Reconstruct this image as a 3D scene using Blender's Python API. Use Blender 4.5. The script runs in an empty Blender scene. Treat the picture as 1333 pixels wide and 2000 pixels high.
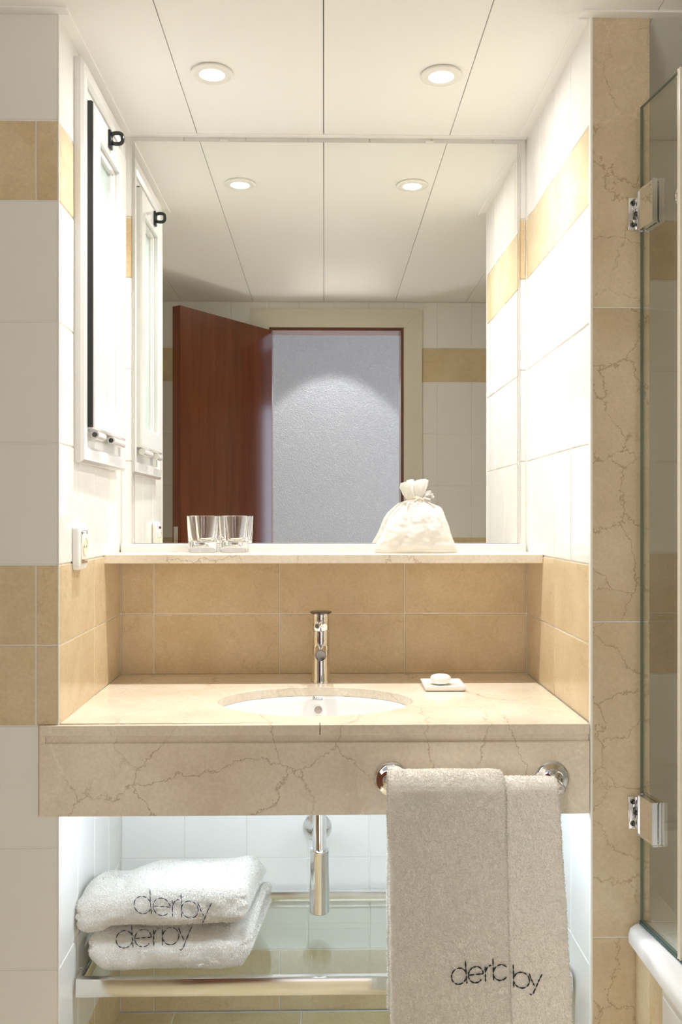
import bpy, bmesh, math, random
import numpy as np
from mathutils import Vector, Matrix, noise
from mathutils.bvhtree import BVHTree
S = bpy.context.scene
C = S.collection
random.seed(7)
PI = math.pi

# ------------------------------------------------------------------ camera
H = 1.196; D = 2.211; F = 1780.0; YAW = math.radians(1.05)
cd = bpy.data.cameras.new('camera'); cam = bpy.data.objects.new('camera', cd); C.objects.link(cam)
cam.location = (0, -D, H); cam.rotation_euler = (PI/2, 0, -YAW)
cd.sensor_fit = 'AUTO'; cd.sensor_width = 36.0; cd.lens = F/2000*36.0; cd.shift_y = 0.005
cd.clip_start = 0.01
S.camera = cam
# ------------------------------------------------------------------ world / exposure
w = bpy.data.worlds.new('world'); S.world = w; w.use_nodes = True
w.node_tree.nodes['Background'].inputs[0].default_value = (0.75, 0.8, 0.9, 1)
w.node_tree.nodes['Background'].inputs[1].default_value = 0.3
S.view_settings.view_transform = 'Standard'; S.view_settings.look = 'None'
S.view_settings.exposure = 0.06; S.view_settings.gamma = 1.0; S.view_settings.use_curve_mapping = False
S.cycles.max_bounces = 14; S.cycles.diffuse_bounces = 8; S.cycles.glossy_bounces = 8
S.cycles.transmission_bounces = 12; S.cycles.transparent_max_bounces = 16
S.cycles.sample_clamp_indirect = 6.0; S.cycles.blur_glossy = 0.5
S.cycles.caustics_refractive = True; S.cycles.caustics_reflective = True

LAMP = 540.0          # glow of the frosted diffusers themselves
DOWN = 43.0         # beam of each of the two downlights over the vanity
FILL = 14.0         # two tall unseen fill panels added in the hall, either side of the door
HALLSPOT = 60.0
HALLAREA = 2.5
HALLGLEAM = 16.0  # strength of the added panel that gives the door leaf its gleam
STRIP = 54.0
def light(name, kind, loc, rot, energy, color, **kw):
    l = bpy.data.lights.new(name, kind); l.energy = energy; l.color = color
    for k, v in kw.items(): setattr(l, k, v)
    o = bpy.data.objects.new(name, l); C.objects.link(o); o.location = loc; o.rotation_euler = rot
    return o
# assumed downlight washing the grey hall wall, plus unseen fill lights added in the hall
light('hall_assumed_downlight', 'SPOT', (0.047, -2.55, 2.63), (0, 0, 0), HALLSPOT, (0.95, 0.96, 1.0), spot_size=math.radians(73), spot_blend=0.16, shadow_soft_size=0.02)
for sx_ in (-1, 1):
    lo_ = light('hall_fill', 'AREA', (0.055+0.56*sx_, -2.6, 1.15), (0, 0, 0), FILL, (1.0, 0.95, 0.87), shape='RECTANGLE', size=0.34, size_y=1.3)  # added fill panel, out of view, brightens surfaces facing the door
    lo_.rotation_euler = (Vector((0.055-0.15*sx_, -1.0, 1.0))-lo_.location).to_track_quat('-Z', 'Y').to_euler()
light('hall_assumed_daylight', 'AREA', (1.68, -2.42, 1.15), (0, math.radians(90), 0), HALLGLEAM, (0.68, 0.79, 1.0), shape='RECTANGLE', size=1.5, size_y=0.62)  # bare unseen panel added for the door leaf's bluish gleam, window only assumed
light('hall_ceiling_fill', 'AREA', (0.1, -2.2, 2.64), (0, 0, 0), HALLAREA, (0.84, 0.88, 1.0), shape='RECTANGLE', size=1.2, size_y=0.35)  # unseen ceiling panel added as soft fill through the doorway

# ------------------------------------------------------------------ materials
def lin(c):
    return tuple(((x/255+0.055)/1.055)**2.4 if x/255 > 0.04045 else x/255/12.92 for x in c)
def newmat(name):
    m = bpy.data.materials.new(name); m.use_nodes = True
    nt = m.node_tree; b = nt.nodes['Principled BSDF']
    return m, nt, b
def plain(name, col, rough=0.5, metal=0.0, spec=0.5, coat=0.0, bump=None, **kw):
    m, nt, b = newmat(name)
    b.inputs['Base Color'].default_value = (*col, 1); b.inputs['Roughness'].default_value = rough
    b.inputs['Metallic'].default_value = metal; b.inputs['Specular IOR Level'].default_value = spec
    b.inputs['Coat Weight'].default_value = coat; b.inputs['Coat Roughness'].default_value = 0.05
    if bump:
        sc, st, dist = bump
        g = nt.nodes.new('ShaderNodeNewGeometry'); n = nt.nodes.new('ShaderNodeTexNoise'); n.inputs['Scale'].default_value = sc
        n.inputs['Detail'].default_value = 4
        bp = nt.nodes.new('ShaderNodeBump'); bp.inputs['Strength'].default_value = st; bp.inputs['Distance'].default_value = dist
        nt.links.new(g.outputs['Position'], n.inputs['Vector']); nt.links.new(n.outputs['Fac'], bp.inputs['Height'])
        nt.links.new(bp.outputs['Normal'], b.inputs['Normal'])
    for k, v in kw.items(): b.inputs[k].default_value = v
    return m
def marble(name, base, dark, light_, rough, vein=0.6, vscale=7.0, vcol=None, pervar=0.08, offset=True):
    m, nt, b = newmat(name); N = nt.nodes.new; L = nt.links.new
    g = N('ShaderNodeNewGeometry'); oi = N('ShaderNodeObjectInfo')
    mul = N('ShaderNodeMath'); mul.operation = 'MULTIPLY'; mul.inputs[1].default_value = 37.0 if offset else 0.0
    L(oi.outputs['Random'], mul.inputs[0])
    add = N('ShaderNodeVectorMath'); add.operation = 'ADD'
    L(g.outputs['Position'], add.inputs[0]); L(mul.outputs[0], add.inputs[1])
    n1 = N('ShaderNodeTexNoise'); n1.inputs['Scale'].default_value = 6; n1.inputs['Detail'].default_value = 8; n1.inputs['Roughness'].default_value = 0.65
    L(add.outputs[0], n1.inputs['Vector'])
    cr = N('ShaderNodeValToRGB'); e = cr.color_ramp.elements
    e[0].position = 0.32; e[0].color = (*dark, 1); e[1].position = 0.68; e[1].color = (*light_, 1)
    x = cr.color_ramp.elements.new(0.5); x.color = (*base, 1)
    L(n1.outputs['Fac'], cr.inputs[0])
    # fine speckle
    n2 = N('ShaderNodeTexNoise'); n2.inputs['Scale'].default_value = 160; n2.inputs['Detail'].default_value = 3
    L(add.outputs[0], n2.inputs['Vector'])
    mr = N('ShaderNodeMapRange'); mr.inputs[1].default_value = 0.3; mr.inputs[2].default_value = 0.7; mr.inputs[3].default_value = 0.93; mr.inputs[4].default_value = 1.05
    L(n2.outputs['Fac'], mr.inputs[0])
    mx = N('ShaderNodeMix'); mx.data_type = 'RGBA'; mx.blend_type = 'MULTIPLY'; mx.inputs[0].default_value = 1
    L(cr.outputs[0], mx.inputs[6]); L(mr.outputs[0], mx.inputs[7])
    # veins: thin cell borders of a warped voronoi, broken up by noise
    wn = N('ShaderNodeTexNoise'); wn.inputs['Scale'].default_value = 9; wn.inputs['Detail'].default_value = 7; wn.inputs['Roughness'].default_value = 0.7
    L(add.outputs[0], wn.inputs['Vector'])
    ws = N('ShaderNodeVectorMath'); ws.operation = 'MULTIPLY_ADD'; ws.inputs[1].default_value = (0.10, 0.10, 0.10)
    L(wn.outputs['Color'], ws.inputs[0]); L(add.outputs[0], ws.inputs[2])
    v = N('ShaderNodeTexVoronoi'); v.feature = 'DISTANCE_TO_EDGE'; v.inputs['Scale'].default_value = vscale
    L(ws.outputs[0], v.inputs['Vector'])
    vr = N('ShaderNodeMapRange'); vr.inputs[1].default_value = 0.0; vr.inputs[2].default_value = 0.0017*vscale; vr.inputs[3].default_value = 1; vr.inputs[4].default_value = 0
    L(v.outputs['Distance'], vr.inputs[0])
    n3 = N('ShaderNodeTexNoise'); n3.inputs['Scale'].default_value = 5; n3.inputs['Detail'].default_value = 5
    L(ws.outputs[0], n3.inputs['Vector'])
    r3 = N('ShaderNodeMapRange'); r3.inputs[1].default_value = 0.43; r3.inputs[2].default_value = 0.56; r3.inputs[3].default_value = 0; r3.inputs[4].default_value = vein
    L(n3.outputs['Fac'], r3.inputs[0])
    vm = N('ShaderNodeMath'); vm.operation = 'MULTIPLY'; L(vr.outputs[0], vm.inputs[0]); L(r3.outputs[0], vm.inputs[1])
    m2 = N('ShaderNodeMix'); m2.data_type = 'RGBA'
    vc = vcol or (dark[0]*0.50, dark[1]*0.42, dark[2]*0.33)
    L(vm.outputs[0], m2.inputs[0]); L(mx.outputs[2], m2.inputs[6]); m2.inputs[7].default_value = (*vc, 1)
    # pale calcite threads
    v2 = N('ShaderNodeTexVoronoi'); v2.feature = 'DISTANCE_TO_EDGE'; v2.inputs['Scale'].default_value = vscale*1.9
    L(ws.outputs[0], v2.inputs['Vector'])
    q = N('ShaderNodeMapRange'); q.inputs[1].default_value = 0; q.inputs[2].default_value = 0.0035*vscale; q.inputs[3].default_value = 1; q.inputs[4].default_value = 0
    L(v2.outputs['Distance'], q.inputs[0])
    q2 = N('ShaderNodeMapRange'); q2.inputs[1].default_value = 0.56; q2.inputs[2].default_value = 0.42; q2.inputs[3].default_value = 0; q2.inputs[4].default_value = vein*0.6
    L(n3.outputs['Fac'], q2.inputs[0])
    qm = N('ShaderNodeMath'); qm.operation = 'MULTIPLY'; L(q.outputs[0], qm.inputs[0]); L(q2.outputs[0], qm.inputs[1])
    m3 = N('ShaderNodeMix'); m3.data_type = 'RGBA'
    L(qm.outputs[0], m3.inputs[0]); L(m2.outputs[2], m3.inputs[6]); m3.inputs[7].default_value = (*[min(1, c*1.25) for c in light_], 1)
    # tile to tile tone
    pr = N('ShaderNodeMapRange'); pr.inputs[3].default_value = 1-pervar; pr.inputs[4].default_value = 1+pervar
    L(oi.outputs['Random'], pr.inputs[0])
    m4 = N('ShaderNodeMix'); m4.data_type = 'RGBA'; m4.blend_type = 'MULTIPLY'; m4.inputs[0].default_value = 1
    L(m3.outputs[2], m4.inputs[6]); L(pr.outputs[0], m4.inputs[7])
    L(m4.outputs[2], b.inputs['Base Color']); b.inputs['Roughness'].default_value = rough
    return m
def thin_glass(name, tint, frost=0.0):
    m, nt, b = newmat(name); N = nt.nodes.new; L = nt.links.new
    nt.nodes.remove(b); out = nt.nodes['Material Output']
    t = N('ShaderNodeBsdfTransparent'); t.inputs[0].default_value = (*tint, 1)
    gl = N('ShaderNodeBsdfGlossy'); gl.inputs['Roughness'].default_value = 0.0; gl.inputs[0].default_value = (1, 1, 1, 1)
    fr = N('ShaderNodeFresnel'); ge = N('ShaderNodeNewGeometry'); ir = N('ShaderNodeMapRange')
    ir.inputs[3].default_value = 1.5; ir.inputs[4].default_value = 1/1.5; L(ge.outputs['Backfacing'], ir.inputs[0]); L(ir.outputs[0], fr.inputs[0])
    mx = N('ShaderNodeMixShader'); L(fr.outputs[0], mx.inputs[0]); L(t.outputs[0], mx.inputs[1]); L(gl.outputs[0], mx.inputs[2])
    L(mx.outputs[0], out.inputs[0])
    return m
M = {}
M['white_tile'] = plain('glazed white tile', (0.82, 0.81, 0.78), 0.10, bump=(9, 0.10, 0.01))
M['grout'] = plain('white grout', (0.82, 0.80, 0.76), 0.9)
M['tan'] = marble('tan marble tile', (0.67, 0.54, 0.345), (0.60, 0.465, 0.28), (0.73, 0.61, 0.415), 0.22, vein=0.28, vscale=6, pervar=0.05)
M['cream'] = marble('cream marble slab', (0.78, 0.685, 0.555), (0.71, 0.605, 0.47), (0.84, 0.76, 0.64), 0.16, vein=0.75, vscale=5.2, pervar=0.0, offset=False)
M['pillar'] = marble('honey marble slab', (0.60, 0.49, 0.33), (0.53, 0.42, 0.27), (0.67, 0.56, 0.40), 0.2, vein=0.7, vscale=9, pervar=0.03)
M['floor'] = marble('cream floor marble', (0.62, 0.53, 0.33), (0.57, 0.47, 0.28), (0.68, 0.60, 0.42), 0.3, vein=0.4, vscale=6, pervar=0.04)
M['ceiling'] = plain('ceiling panel paint', (0.90, 0.89, 0.87), 0.45)
M['white_paint'] = plain('white lacquer', (0.74, 0.735, 0.72), 0.14, coat=0.3)
M['cream_paint'] = plain('cream lacquer', (0.70, 0.66, 0.56), 0.35)
M['plastic'] = plain('white plastic', (0.85, 0.84, 0.80), 0.3)
M['ivory'] = plain('ivory plastic', (0.80, 0.74, 0.56), 0.3)
M['chrome'] = plain('chrome', (0.86, 0.86, 0.87), 0.04, 1.0)
M['satin'] = plain('satin steel', (0.82, 0.80, 0.77), 0.16, 1.0)
M['mirror'] = plain('mirror silver', (0.93, 0.94, 0.91), 0.0, 1.0)
M['dark_chrome'] = plain('dark chrome cap', (0.22, 0.20, 0.19), 0.25, 1.0)
M['black'] = plain('black plastic', (0.008, 0.012, 0.012), 0.2)
M['gap_dark'] = plain('dark gap', (0.02, 0.022, 0.02), 0.5)
M['screw'] = plain('dark screw', (0.10, 0.10, 0.10), 0.3, 1.0)
M['ceramic'] = plain('white ceramic', (0.86, 0.87, 0.87), 0.08, coat=0.4)
M['hole'] = plain('overflow shade', (0.42, 0.37, 0.33), 0.5)
M['grey_ink'] = plain('grey print', (0.25, 0.25, 0.27), 0.5)
M['soap'] = plain('soap', (0.88, 0.86, 0.80), 0.35, **{'Subsurface Weight': 0.2, 'Subsurface Radius': (0.01, 0.008, 0.006)})
M['towel'] = plain('terry cotton', (0.88, 0.86, 0.82), 0.95, spec=0.1)
m, nt, b = newmat('terry loops'); b.inputs['Base Color'].default_value = (0.92, 0.90, 0.86, 1); b.inputs['Roughness'].default_value = 0.95; b.inputs['Specular IOR Level'].default_value = 0.1
tr = nt.nodes.new('ShaderNodeBsdfTranslucent'); tr.inputs[0].default_value = (0.92, 0.90, 0.86, 1)
mx = nt.nodes.new('ShaderNodeMixShader'); mx.inputs[0].default_value = 0.4
nt.links.new(b.outputs[0], mx.inputs[1]); nt.links.new(tr.outputs[0], mx.inputs[2]); nt.links.new(mx.outputs[0], nt.nodes['Material Output'].inputs[0])
M['pile'] = m
M['thread'] = plain('black thread', (0.015, 0.02, 0.028), 0.6)
M['cord'] = plain('cotton cord', (0.80, 0.68, 0.50), 0.8)
M['pale_strip'] = plain('cream strip profile', (0.80, 0.74, 0.62), 0.3)
M['glass'] = thin_glass('shower glass', (0.955, 0.97, 0.945))
M['shelf_glass'] = thin_glass('shelf glass', (0.955, 0.985, 0.97))
M['glass_edge'] = plain('green glass edge', (0.07, 0.12, 0.105), 0.1)
M['tumbler'] = plain('clear glass', (1, 1, 1), 0.0, **{'Transmission Weight': 1.0, 'IOR': 1.47})
M['frost'] = plain('frosted pane', (0.44, 0.53, 0.51), 0.25)
M['wall_paint'] = plain('hall paint', (0.62, 0.63, 0.72), 0.8)
# grey rough render of the hall wall
m, nt, b = newmat('grey textured render'); N = nt.nodes.new; L = nt.links.new
b.inputs['Base Color'].default_value = (0.37, 0.37, 0.375, 1); b.inputs['Roughness'].default_value = 0.75
g = N('ShaderNodeNewGeometry'); n = N('ShaderNodeTexNoise'); n.inputs['Scale'].default_value = 62; n.inputs['Detail'].default_value = 2; n.inputs['Distortion'].default_value = 2.2
r = N('ShaderNodeValToRGB'); r.color_ramp.elements[0].position = 0.42; r.color_ramp.elements[1].position = 0.6
bp = N('ShaderNodeBump'); bp.inputs['Strength'].default_value = 0.55; bp.inputs['Distance'].default_value = 0.008
L(g.outputs['Position'], n.inputs['Vector']); L(n.outputs['Fac'], r.inputs[0]); L(r.outputs[0], bp.inputs['Height']); L(bp.outputs[0], b.inputs['Normal'])
M['render_grey'] = m
# door veneer
def wood(name, a, c, rough):
    m, nt, b = newmat(name); N = nt.nodes.new; L = nt.links.new
    g = N('ShaderNodeNewGeometry'); mp = N('ShaderNodeMapping'); mp.inputs['Scale'].default_value = (14, 14, 0.9)
    n = N('ShaderNodeTexNoise'); n.inputs['Scale'].default_value = 2; n.inputs['Detail'].default_value = 8; n.inputs['Roughness'].default_value = 0.7
    r = N('ShaderNodeValToRGB'); r.color_ramp.elements[0].position = 0.3; r.color_ramp.elements[1].position = 0.75
    r.color_ramp.elements[0].color = (*a, 1); r.color_ramp.elements[1].color = (*c, 1)
    L(g.outputs['Position'], mp.inputs[0]); L(mp.outputs[0], n.inputs['Vector']); L(n.outputs['Fac'], r.inputs[0]); L(r.outputs[0], b.inputs['Base Color'])
    b.inputs['Roughness'].default_value = rough
    return m
M['door'] = wood('mahogany veneer', (0.10, 0.028, 0.012), (0.18, 0.055, 0.024), 0.13)
# sachet cloth
m, nt, b = newmat('white voile'); N = nt.nodes.new; L = nt.links.new
b.inputs['Base Color'].default_value = (0.80, 0.79, 0.77, 1); b.inputs['Roughness'].default_value = 0.8
tr = N('ShaderNodeBsdfTranslucent'); tr.inputs[0].default_value = (0.9, 0.88, 0.84, 1)
mx = N('ShaderNodeMixShader'); mx.inputs[0].default_value = 0.45
L(b.outputs[0], mx.inputs[1]); L(tr.outputs[0], mx.inputs[2]); L(mx.outputs[0], nt.nodes['Material Output'].inputs[0])
M['voile'] = m
def emit(name, col, strength):
    m, nt, b = newmat(name)
    b.inputs['Base Color'].default_value = (0.9, 0.9, 0.9, 1)
    b.inputs['Emission Color'].default_value = (*col, 1); b.inputs['Emission Strength'].default_value = strength
    return m
M['lamp'] = emit('lamp diffuser', (1.0, 0.975, 0.94), LAMP)
M['lampglow'] = emit('lamp reflector ring', (1.0, 0.98, 0.95), 0.8)
M['strip'] = emit('cool tube', (0.70, 0.84, 1.0), STRIP)

# ------------------------------------------------------------------ helpers
def box(bm, x0, x1, y0, y1, z0, z1, bev=0.0, seg=2):
    r = bmesh.ops.create_cube(bm, size=1.0)
    vs = r['verts']
    for v in vs:
        v.co = Vector(((x0+x1)/2+v.co.x*(x1-x0), (y0+y1)/2+v.co.y*(y1-y0), (z0+z1)/2+v.co.z*(z1-z0)))
    if bev > 0:
        es = list({e for v in vs for e in v.link_edges})
        bmesh.ops.bevel(bm, geom=es, offset=bev, segments=seg, affect='EDGES', profile=0.5)
    return bm
def cyl(bm, p0, p1, r0, r1=None, seg=32, caps=True):
    p0 = Vector(p0); p1 = Vector(p1); r1 = r0 if r1 is None else r1
    ax = (p1-p0).normalized(); u = ax.orthogonal().normalized(); v = ax.cross(u)
    A = [bm.verts.new(p0+(u*math.cos(t)+v*math.sin(t))*r0) for t in [2*PI*i/seg for i in range(seg)]]
    B = [bm.verts.new(p1+(u*math.cos(t)+v*math.sin(t))*r1) for t in [2*PI*i/seg for i in range(seg)]]
    for i in range(seg):
        bm.faces.new((A[i], A[(i+1) % seg], B[(i+1) % seg], B[i]))
    if caps:
        bm.faces.new(A[::-1]); bm.faces.new(B)
def revolve(bm, c, axis, prof, seg=48, close=False):
    """prof = [(along axis, radius)]; radius 0 ends close to a point"""
    c = Vector(c); ax = Vector(axis).normalized(); u = ax.orthogonal().normalized(); v = ax.cross(u)
    rings = []
    for h, r in prof:
        if r <= 1e-6: rings.append([bm.verts.new(c+ax*h)])
        else: rings.append([bm.verts.new(c+ax*h+(u*math.cos(2*PI*i/seg)+v*math.sin(2*PI*i/seg))*r) for i in range(seg)])
    n = len(rings)
    for k in range(n if close else n-1):
        A = rings[k]; B = rings[(k+1) % n]
        for i in range(seg):
            j = (i+1) % seg
            if len(A) == 1 and len(B) == 1: continue
            if len(A) == 1: bm.faces.new((A[0], B[j], B[i]))
            elif len(B) == 1: bm.faces.new((A[i], A[j], B[0]))
            else: bm.faces.new((A[i], A[j], B[j], B[i]))
def tube(bm, pts, r, seg=10, closed=False):
    pts = [Vector(p) for p in pts]; n = len(pts); rings = []
    up = None
    for i, p in enumerate(pts):
        a = pts[(i-1) % n] if (closed or i > 0) else p
        c = pts[(i+1) % n] if (closed or i < n-1) else p
        t = (c-a).normalized()
        if up is None: up = t.orthogonal().normalized()
        up = (up-t*up.dot(t)).normalized(); s = t.cross(up)
        rr = r(i/(n-1)) if callable(r) else r
        rings.append([bm.verts.new(p+(up*math.cos(2*PI*k/seg)+s*math.sin(2*PI*k/seg))*rr) for k in range(seg)])
    for i in range(n if closed else n-1):
        A = rings[i]; B = rings[(i+1) % n]
        for k in range(seg): bm.faces.new((A[k], A[(k+1) % seg], B[(k+1) % seg], B[k]))
    if not closed:
        bm.faces.new(rings[0][::-1]); bm.faces.new(rings[-1])
def obj(name, bm, mat, parent=None, smooth=False, label=None, kind=None, normals=True):
    if normals: bmesh.ops.recalc_face_normals(bm, faces=bm.faces[:])
    me = bpy.data.meshes.new(name); bm.to_mesh(me); bm.free()
    return link(name, me, mat, parent, smooth, label, kind)
def link(name, me, mat, parent=None, smooth=False, label=None, kind=None):
    mats = mat if isinstance(mat, (list, tuple)) else [mat]
    for m in mats: me.materials.append(m)
    if smooth:
        me.shade_smooth()
        if smooth != 'all': me.set_sharp_from_angle(angle=math.radians(38))
    o = bpy.data.objects.new(name, me); C.objects.link(o)
    if parent:
        o.parent = parent
        p = parent; off = Vector()
        while p: off += p.location; p = p.parent
        me.transform(Matrix.Translation(-off))
    if label: o['label'] = label
    if kind: o['kind'] = kind
    return o
def tag(o, label, cat, group=None):
    o['label'] = label; o['category'] = cat
    if group: o['group'] = group
    return o
def thing(name, label, cat, loc, group=None):
    o = bpy.data.objects.new(name, None); C.objects.link(o); o.location = loc; o.empty_display_size = 0.05
    return tag(o, label, cat, group)
def B(): return bmesh.new()
def struct(name, bm, mat, label=None):
    o = obj(name, bm, mat); o['kind'] = 'structure'
    if label: o['label'] = label
    return o

# ------------------------------------------------------------------ tiled walls
GAP = 0.0028
def tile(parent, O, A, N, a0, a1, b0, b1, mat, name='tile', th=0.0022, gap=GAP):
    """one tile with eased edges on the plane O + a*A + b*Z, facing N"""
    h = gap/2; e = 0.0012; d = random.uniform(-0.00025, 0.00025)
    a0 += h; a1 -= h; b0 += h; b1 -= h
    if a1-a0 < 0.004 or b1-b0 < 0.004: return
    Z = Vector((0, 0, 1))
    P = lambda a, b_, n_: O+A*a+Z*b_+N*n_
    tx = random.uniform(-0.0002, 0.0002); tz = random.uniform(-0.0002, 0.0002)
    base = [P(a0, b0, -th), P(a1, b0, -th), P(a1, b1, -th), P(a0, b1, -th)]
    mid = [P(a0, b0, d-e), P(a1, b0, d-e), P(a1, b1, d-e), P(a0, b1, d-e)]
    top = [P(a0+e, b0+e, d-tx-tz), P(a1-e, b0+e, d+tx-tz), P(a1-e, b1-e, d+tx+tz), P(a0+e, b1-e, d-tx+tz)]
    vs = base+mid+top; fs = [(8, 9, 10, 11)]
    for i in range(4):
        j = (i+1) % 4; fs += [(i, j, 4+j, 4+i), (4+i, 4+j, 8+j, 8+i)]
    if A.cross(Z).dot(N) < 0: fs = [f[::-1] for f in fs]
    me = bpy.data.meshes.new(name); me.from_pydata(vs, [], fs)
    return link(name, me, mat, parent)
T1, T2, T3, T4, T5 = 1.1085, 1.3315, 1.5535, 1.7746, 1.921
ROWS = [(0.0, 0.1475, 't'), (0.1475, 0.3695, 'w'), (0.3695, 0.592, 'w'), (0.592, 0.8145, 'w'), (0.8145, 0.9617, 't'), (0.9617, T1, 't'),
        (T1, T2, 'w'), (T2, T3, 'w'), (T3, T4, 'w'), (T4, T5, 't'), (T5, 2.1177, 'w')]
def tiled(parent, O, A, N, a_min, a_max, white, tan, rows=ROWS, skip=None, zmax=9):
    O = Vector(O); A = Vector(A).normalized(); N = Vector(N).normalized()
    for z0, z1, k in rows:
        first, pitch = white if k == 'w' else tan
        js = [a_min]; a = first
        while a <= a_min+0.006: a += pitch
        while a < a_max-0.006: js.append(a); a += pitch
        js.append(a_max)
        for i in range(len(js)-1):
            if skip and skip(js[i], js[i+1], z0, z1): continue
            tile(parent, O, A, N, js[i], js[i+1], z0, z1, M['white_tile'] if k == 'w' else M['tan'])
YF = -0.537; XL = -0.4853; XLB = -0.492; XR = 0.490; XRB = 0.4925; CZ = 2.1177; PX = 0.600
G = 0.0022      # depth of the joints
RXL, RXR, YD = -1.15, 1.27, -1.70   # left room wall, bath side wall, door wall

bm = B(); box(bm, RXL-0.1, RXR+0.1, G, 0.12, 0, CZ+0.1)
wb = struct('wall_back', bm, M['grout'])
tiled(wb, (0, 0, 0), (1, 0, 0), (0, -1, 0), XLB, XRB, (-0.34, 0.150), (-0.412, 0.3037))
tiled(wb, (0, 0, 0), (1, 0, 0), (0, -1, 0), PX, RXR, (0.755, 0.150), (0.777, 0.3037))
# left block: alcove side face + the face towards the room
bm = B()
vs = [(RXL, YF+G), (XL-G, YF+G), (XLB-G, G), (RXL, G)]
lo = [bm.verts.new((x, y, 0)) for x, y in vs]; hi = [bm.verts.new((x, y, CZ+0.1)) for x, y in vs]
for i in range(4): bm.faces.new((lo[i], lo[(i+1) % 4], hi[(i+1) % 4], hi[i]))
bm.faces.new(lo[::-1]); bm.faces.new(hi)
wl = struct('wall_left', bm, M['grout'])
sideL = math.hypot(XL-XLB, YF)
tiled(wl, (XL, YF, 0), (XLB-XL, -YF, 0), (1, 0.0125, 0), 0.0, sideL, (0.137, 0.1365), (0.272, 0.272))
tiled(wl, (0, YF, 0), (1, 0, 0), (0, -1, 0), RXL+0.0, XL, (-0.64, 0.2), (XL-0.0415-0.6074, 0.3037))
# right partition (marble faced pillar end)
bm = B()
vs = [(XR+G, YF-0.0038), (PX-G, YF-0.0038), (PX-G, G), (XRB+G, G)]
lo = [bm.verts.new((x, y, 0)) for x, y in vs]; hi = [bm.verts.new((x, y, CZ+0.1)) for x, y in vs]
for i in range(4): bm.faces.new((lo[i], lo[(i+1) % 4], hi[(i+1) % 4], hi[i]))
bm.faces.new(lo[::-1]); bm.faces.new(hi)
wr = struct('wall_right', bm, M['grout'])
sideR = math.hypot(XR-XRB, YF)
tiled(wr, (XR, YF, 0), (XRB-XR, -YF, 0), (-1, 0.0, 0), 0.0, sideR, (0.130, 0.1335), (0.262, 0.262))
tiled(wr, (PX, YF+0.012, 0), (0, 1, 0), (1, 0, 0), 0.0, -YF-0.012, (0.13, 0.15), (0.2, 0.3037))
for z0, z1 in ((0, 0.422), (0.422, 1.003), (1.003, 1.582), (1.582, CZ)):
    h = GAP/2; bm = B()
    box(bm, XR+0.0035, PX, YF-0.006, YF-0.0037, z0+h, z1-h, 0.001, 1)
    obj('marble_slab', bm, M['pillar'], wr)
bm = B(); box(bm, XR-0.0005, XR+0.0045, YF-0.007, YF+0.003, 0.0, CZ, 0.001, 1)
obj('corner_bead', bm, M['plastic'], wr)
bm = B(); box(bm, XL-0.002, XL+0.0008, YF-0.0012, YF+0.001, 0.0, CZ, 0.0004, 1)
obj('corner_bead', bm, M['plastic'], wl)
# room left wall, bath side wall, door wall
bm = B(); box(bm, RXL-0.1, RXL-G, YD-0.12, YF+0.05, 0, CZ+0.1); ws = struct('wall_side', bm, M['grout'], 'side wall by the door')
tiled(ws, (RXL, YD, 0), (0, 1, 0), (1, 0, 0), 0, YF-YD, (0.1, 0.2), (0.15, 0.3037))
bm = B(); box(bm, RXR+G, RXR+0.1, YD-0.12, 0.0, 0, CZ+0.1); wt = struct('wall_bath_side', bm, M['grout'])
tiled(wt, (RXR, YD, 0), (0, 1, 0), (-1, 0, 0), 0, -YD, (0.12, 0.15), (0.2, 0.3037))
DX0, DX1, DZ = -0.236, 0.340, 2.006       # door opening
bm = B()
box(bm, -1.62, DX0, YD-0.10, YD-G, 0, 2.68); box(bm, DX1, 1.72, YD-0.10, YD-G, 0, 2.68); box(bm, DX0, DX1, YD-0.10, YD-G, DZ, 2.68)
wf = struct('wall_front', bm, M['grout'])
def door_skip(a0, a1, z0, z1): return a1 > DX0-0.05 and a0 < DX1+0.05 and z0 < DZ
for seg in ((RXL, DX0), (DX1, RXR)):
    tiled(wf, (0, YD, 0), (1, 0, 0), (0, 1, 0), seg[0], seg[1], (-1.1365, 0.1475), (-1.1, 0.3037))
tiled(wf, (0, YD, 0), (1, 0, 0), (0, 1, 0), DX0, DX1, (-0.2515, 0.1475), (-1.1, 0.3037), rows=[(DZ, CZ, 'w')])

# floor
bm = B(); box(bm, RXL-0.1, RXR+0.1, -3.2, 0.1, -0.1, -0.0025); fl = struct('floor', bm, M['grout'])
for i in range(9):
    for j in range(7):
        x0 = -0.361+0.3057*(i-3); y1 = -0.004-0.3057*j; x1 = x0+0.3057; y0 = y1-0.3057
        x0 = max(x0, RXL); x1 = min(x1, RXR); y0 = max(y0, YD-0.1)
        if x1-x0 < 0.01 or y1-y0 < 0.01: continue
        h = 0.002; bm = B(); box(bm, x0+h, x1-h, y0+h, y1-h, -0.01, random.uniform(-0.0003, 0.0), 0.001, 1)
        obj('floor_tile', bm, M['floor'], fl)
# ceiling of metal panels
bm = B(); box(bm, RXL-0.1, RXR+0.1, YD-0.05, 0.1, CZ+0.012, CZ+0.1); ce = struct('ceiling', bm, M['gap_dark'])
k = -4
while True:
    x0 = -0.0015+0.3045*k; x1 = x0+0.3045; k += 1
    if x0 > RXR: break
    x0 = max(x0, RXL); x1 = min(x1, RXR)
    if x1-x0 < 0.02: continue
    bm = B(); box(bm, x0+0.0008, x1-0.0008, YD, 0.0, CZ, CZ+0.011, 0.0012, 2)
    obj('ceiling_panel', bm, M['ceiling'], ce)
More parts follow.
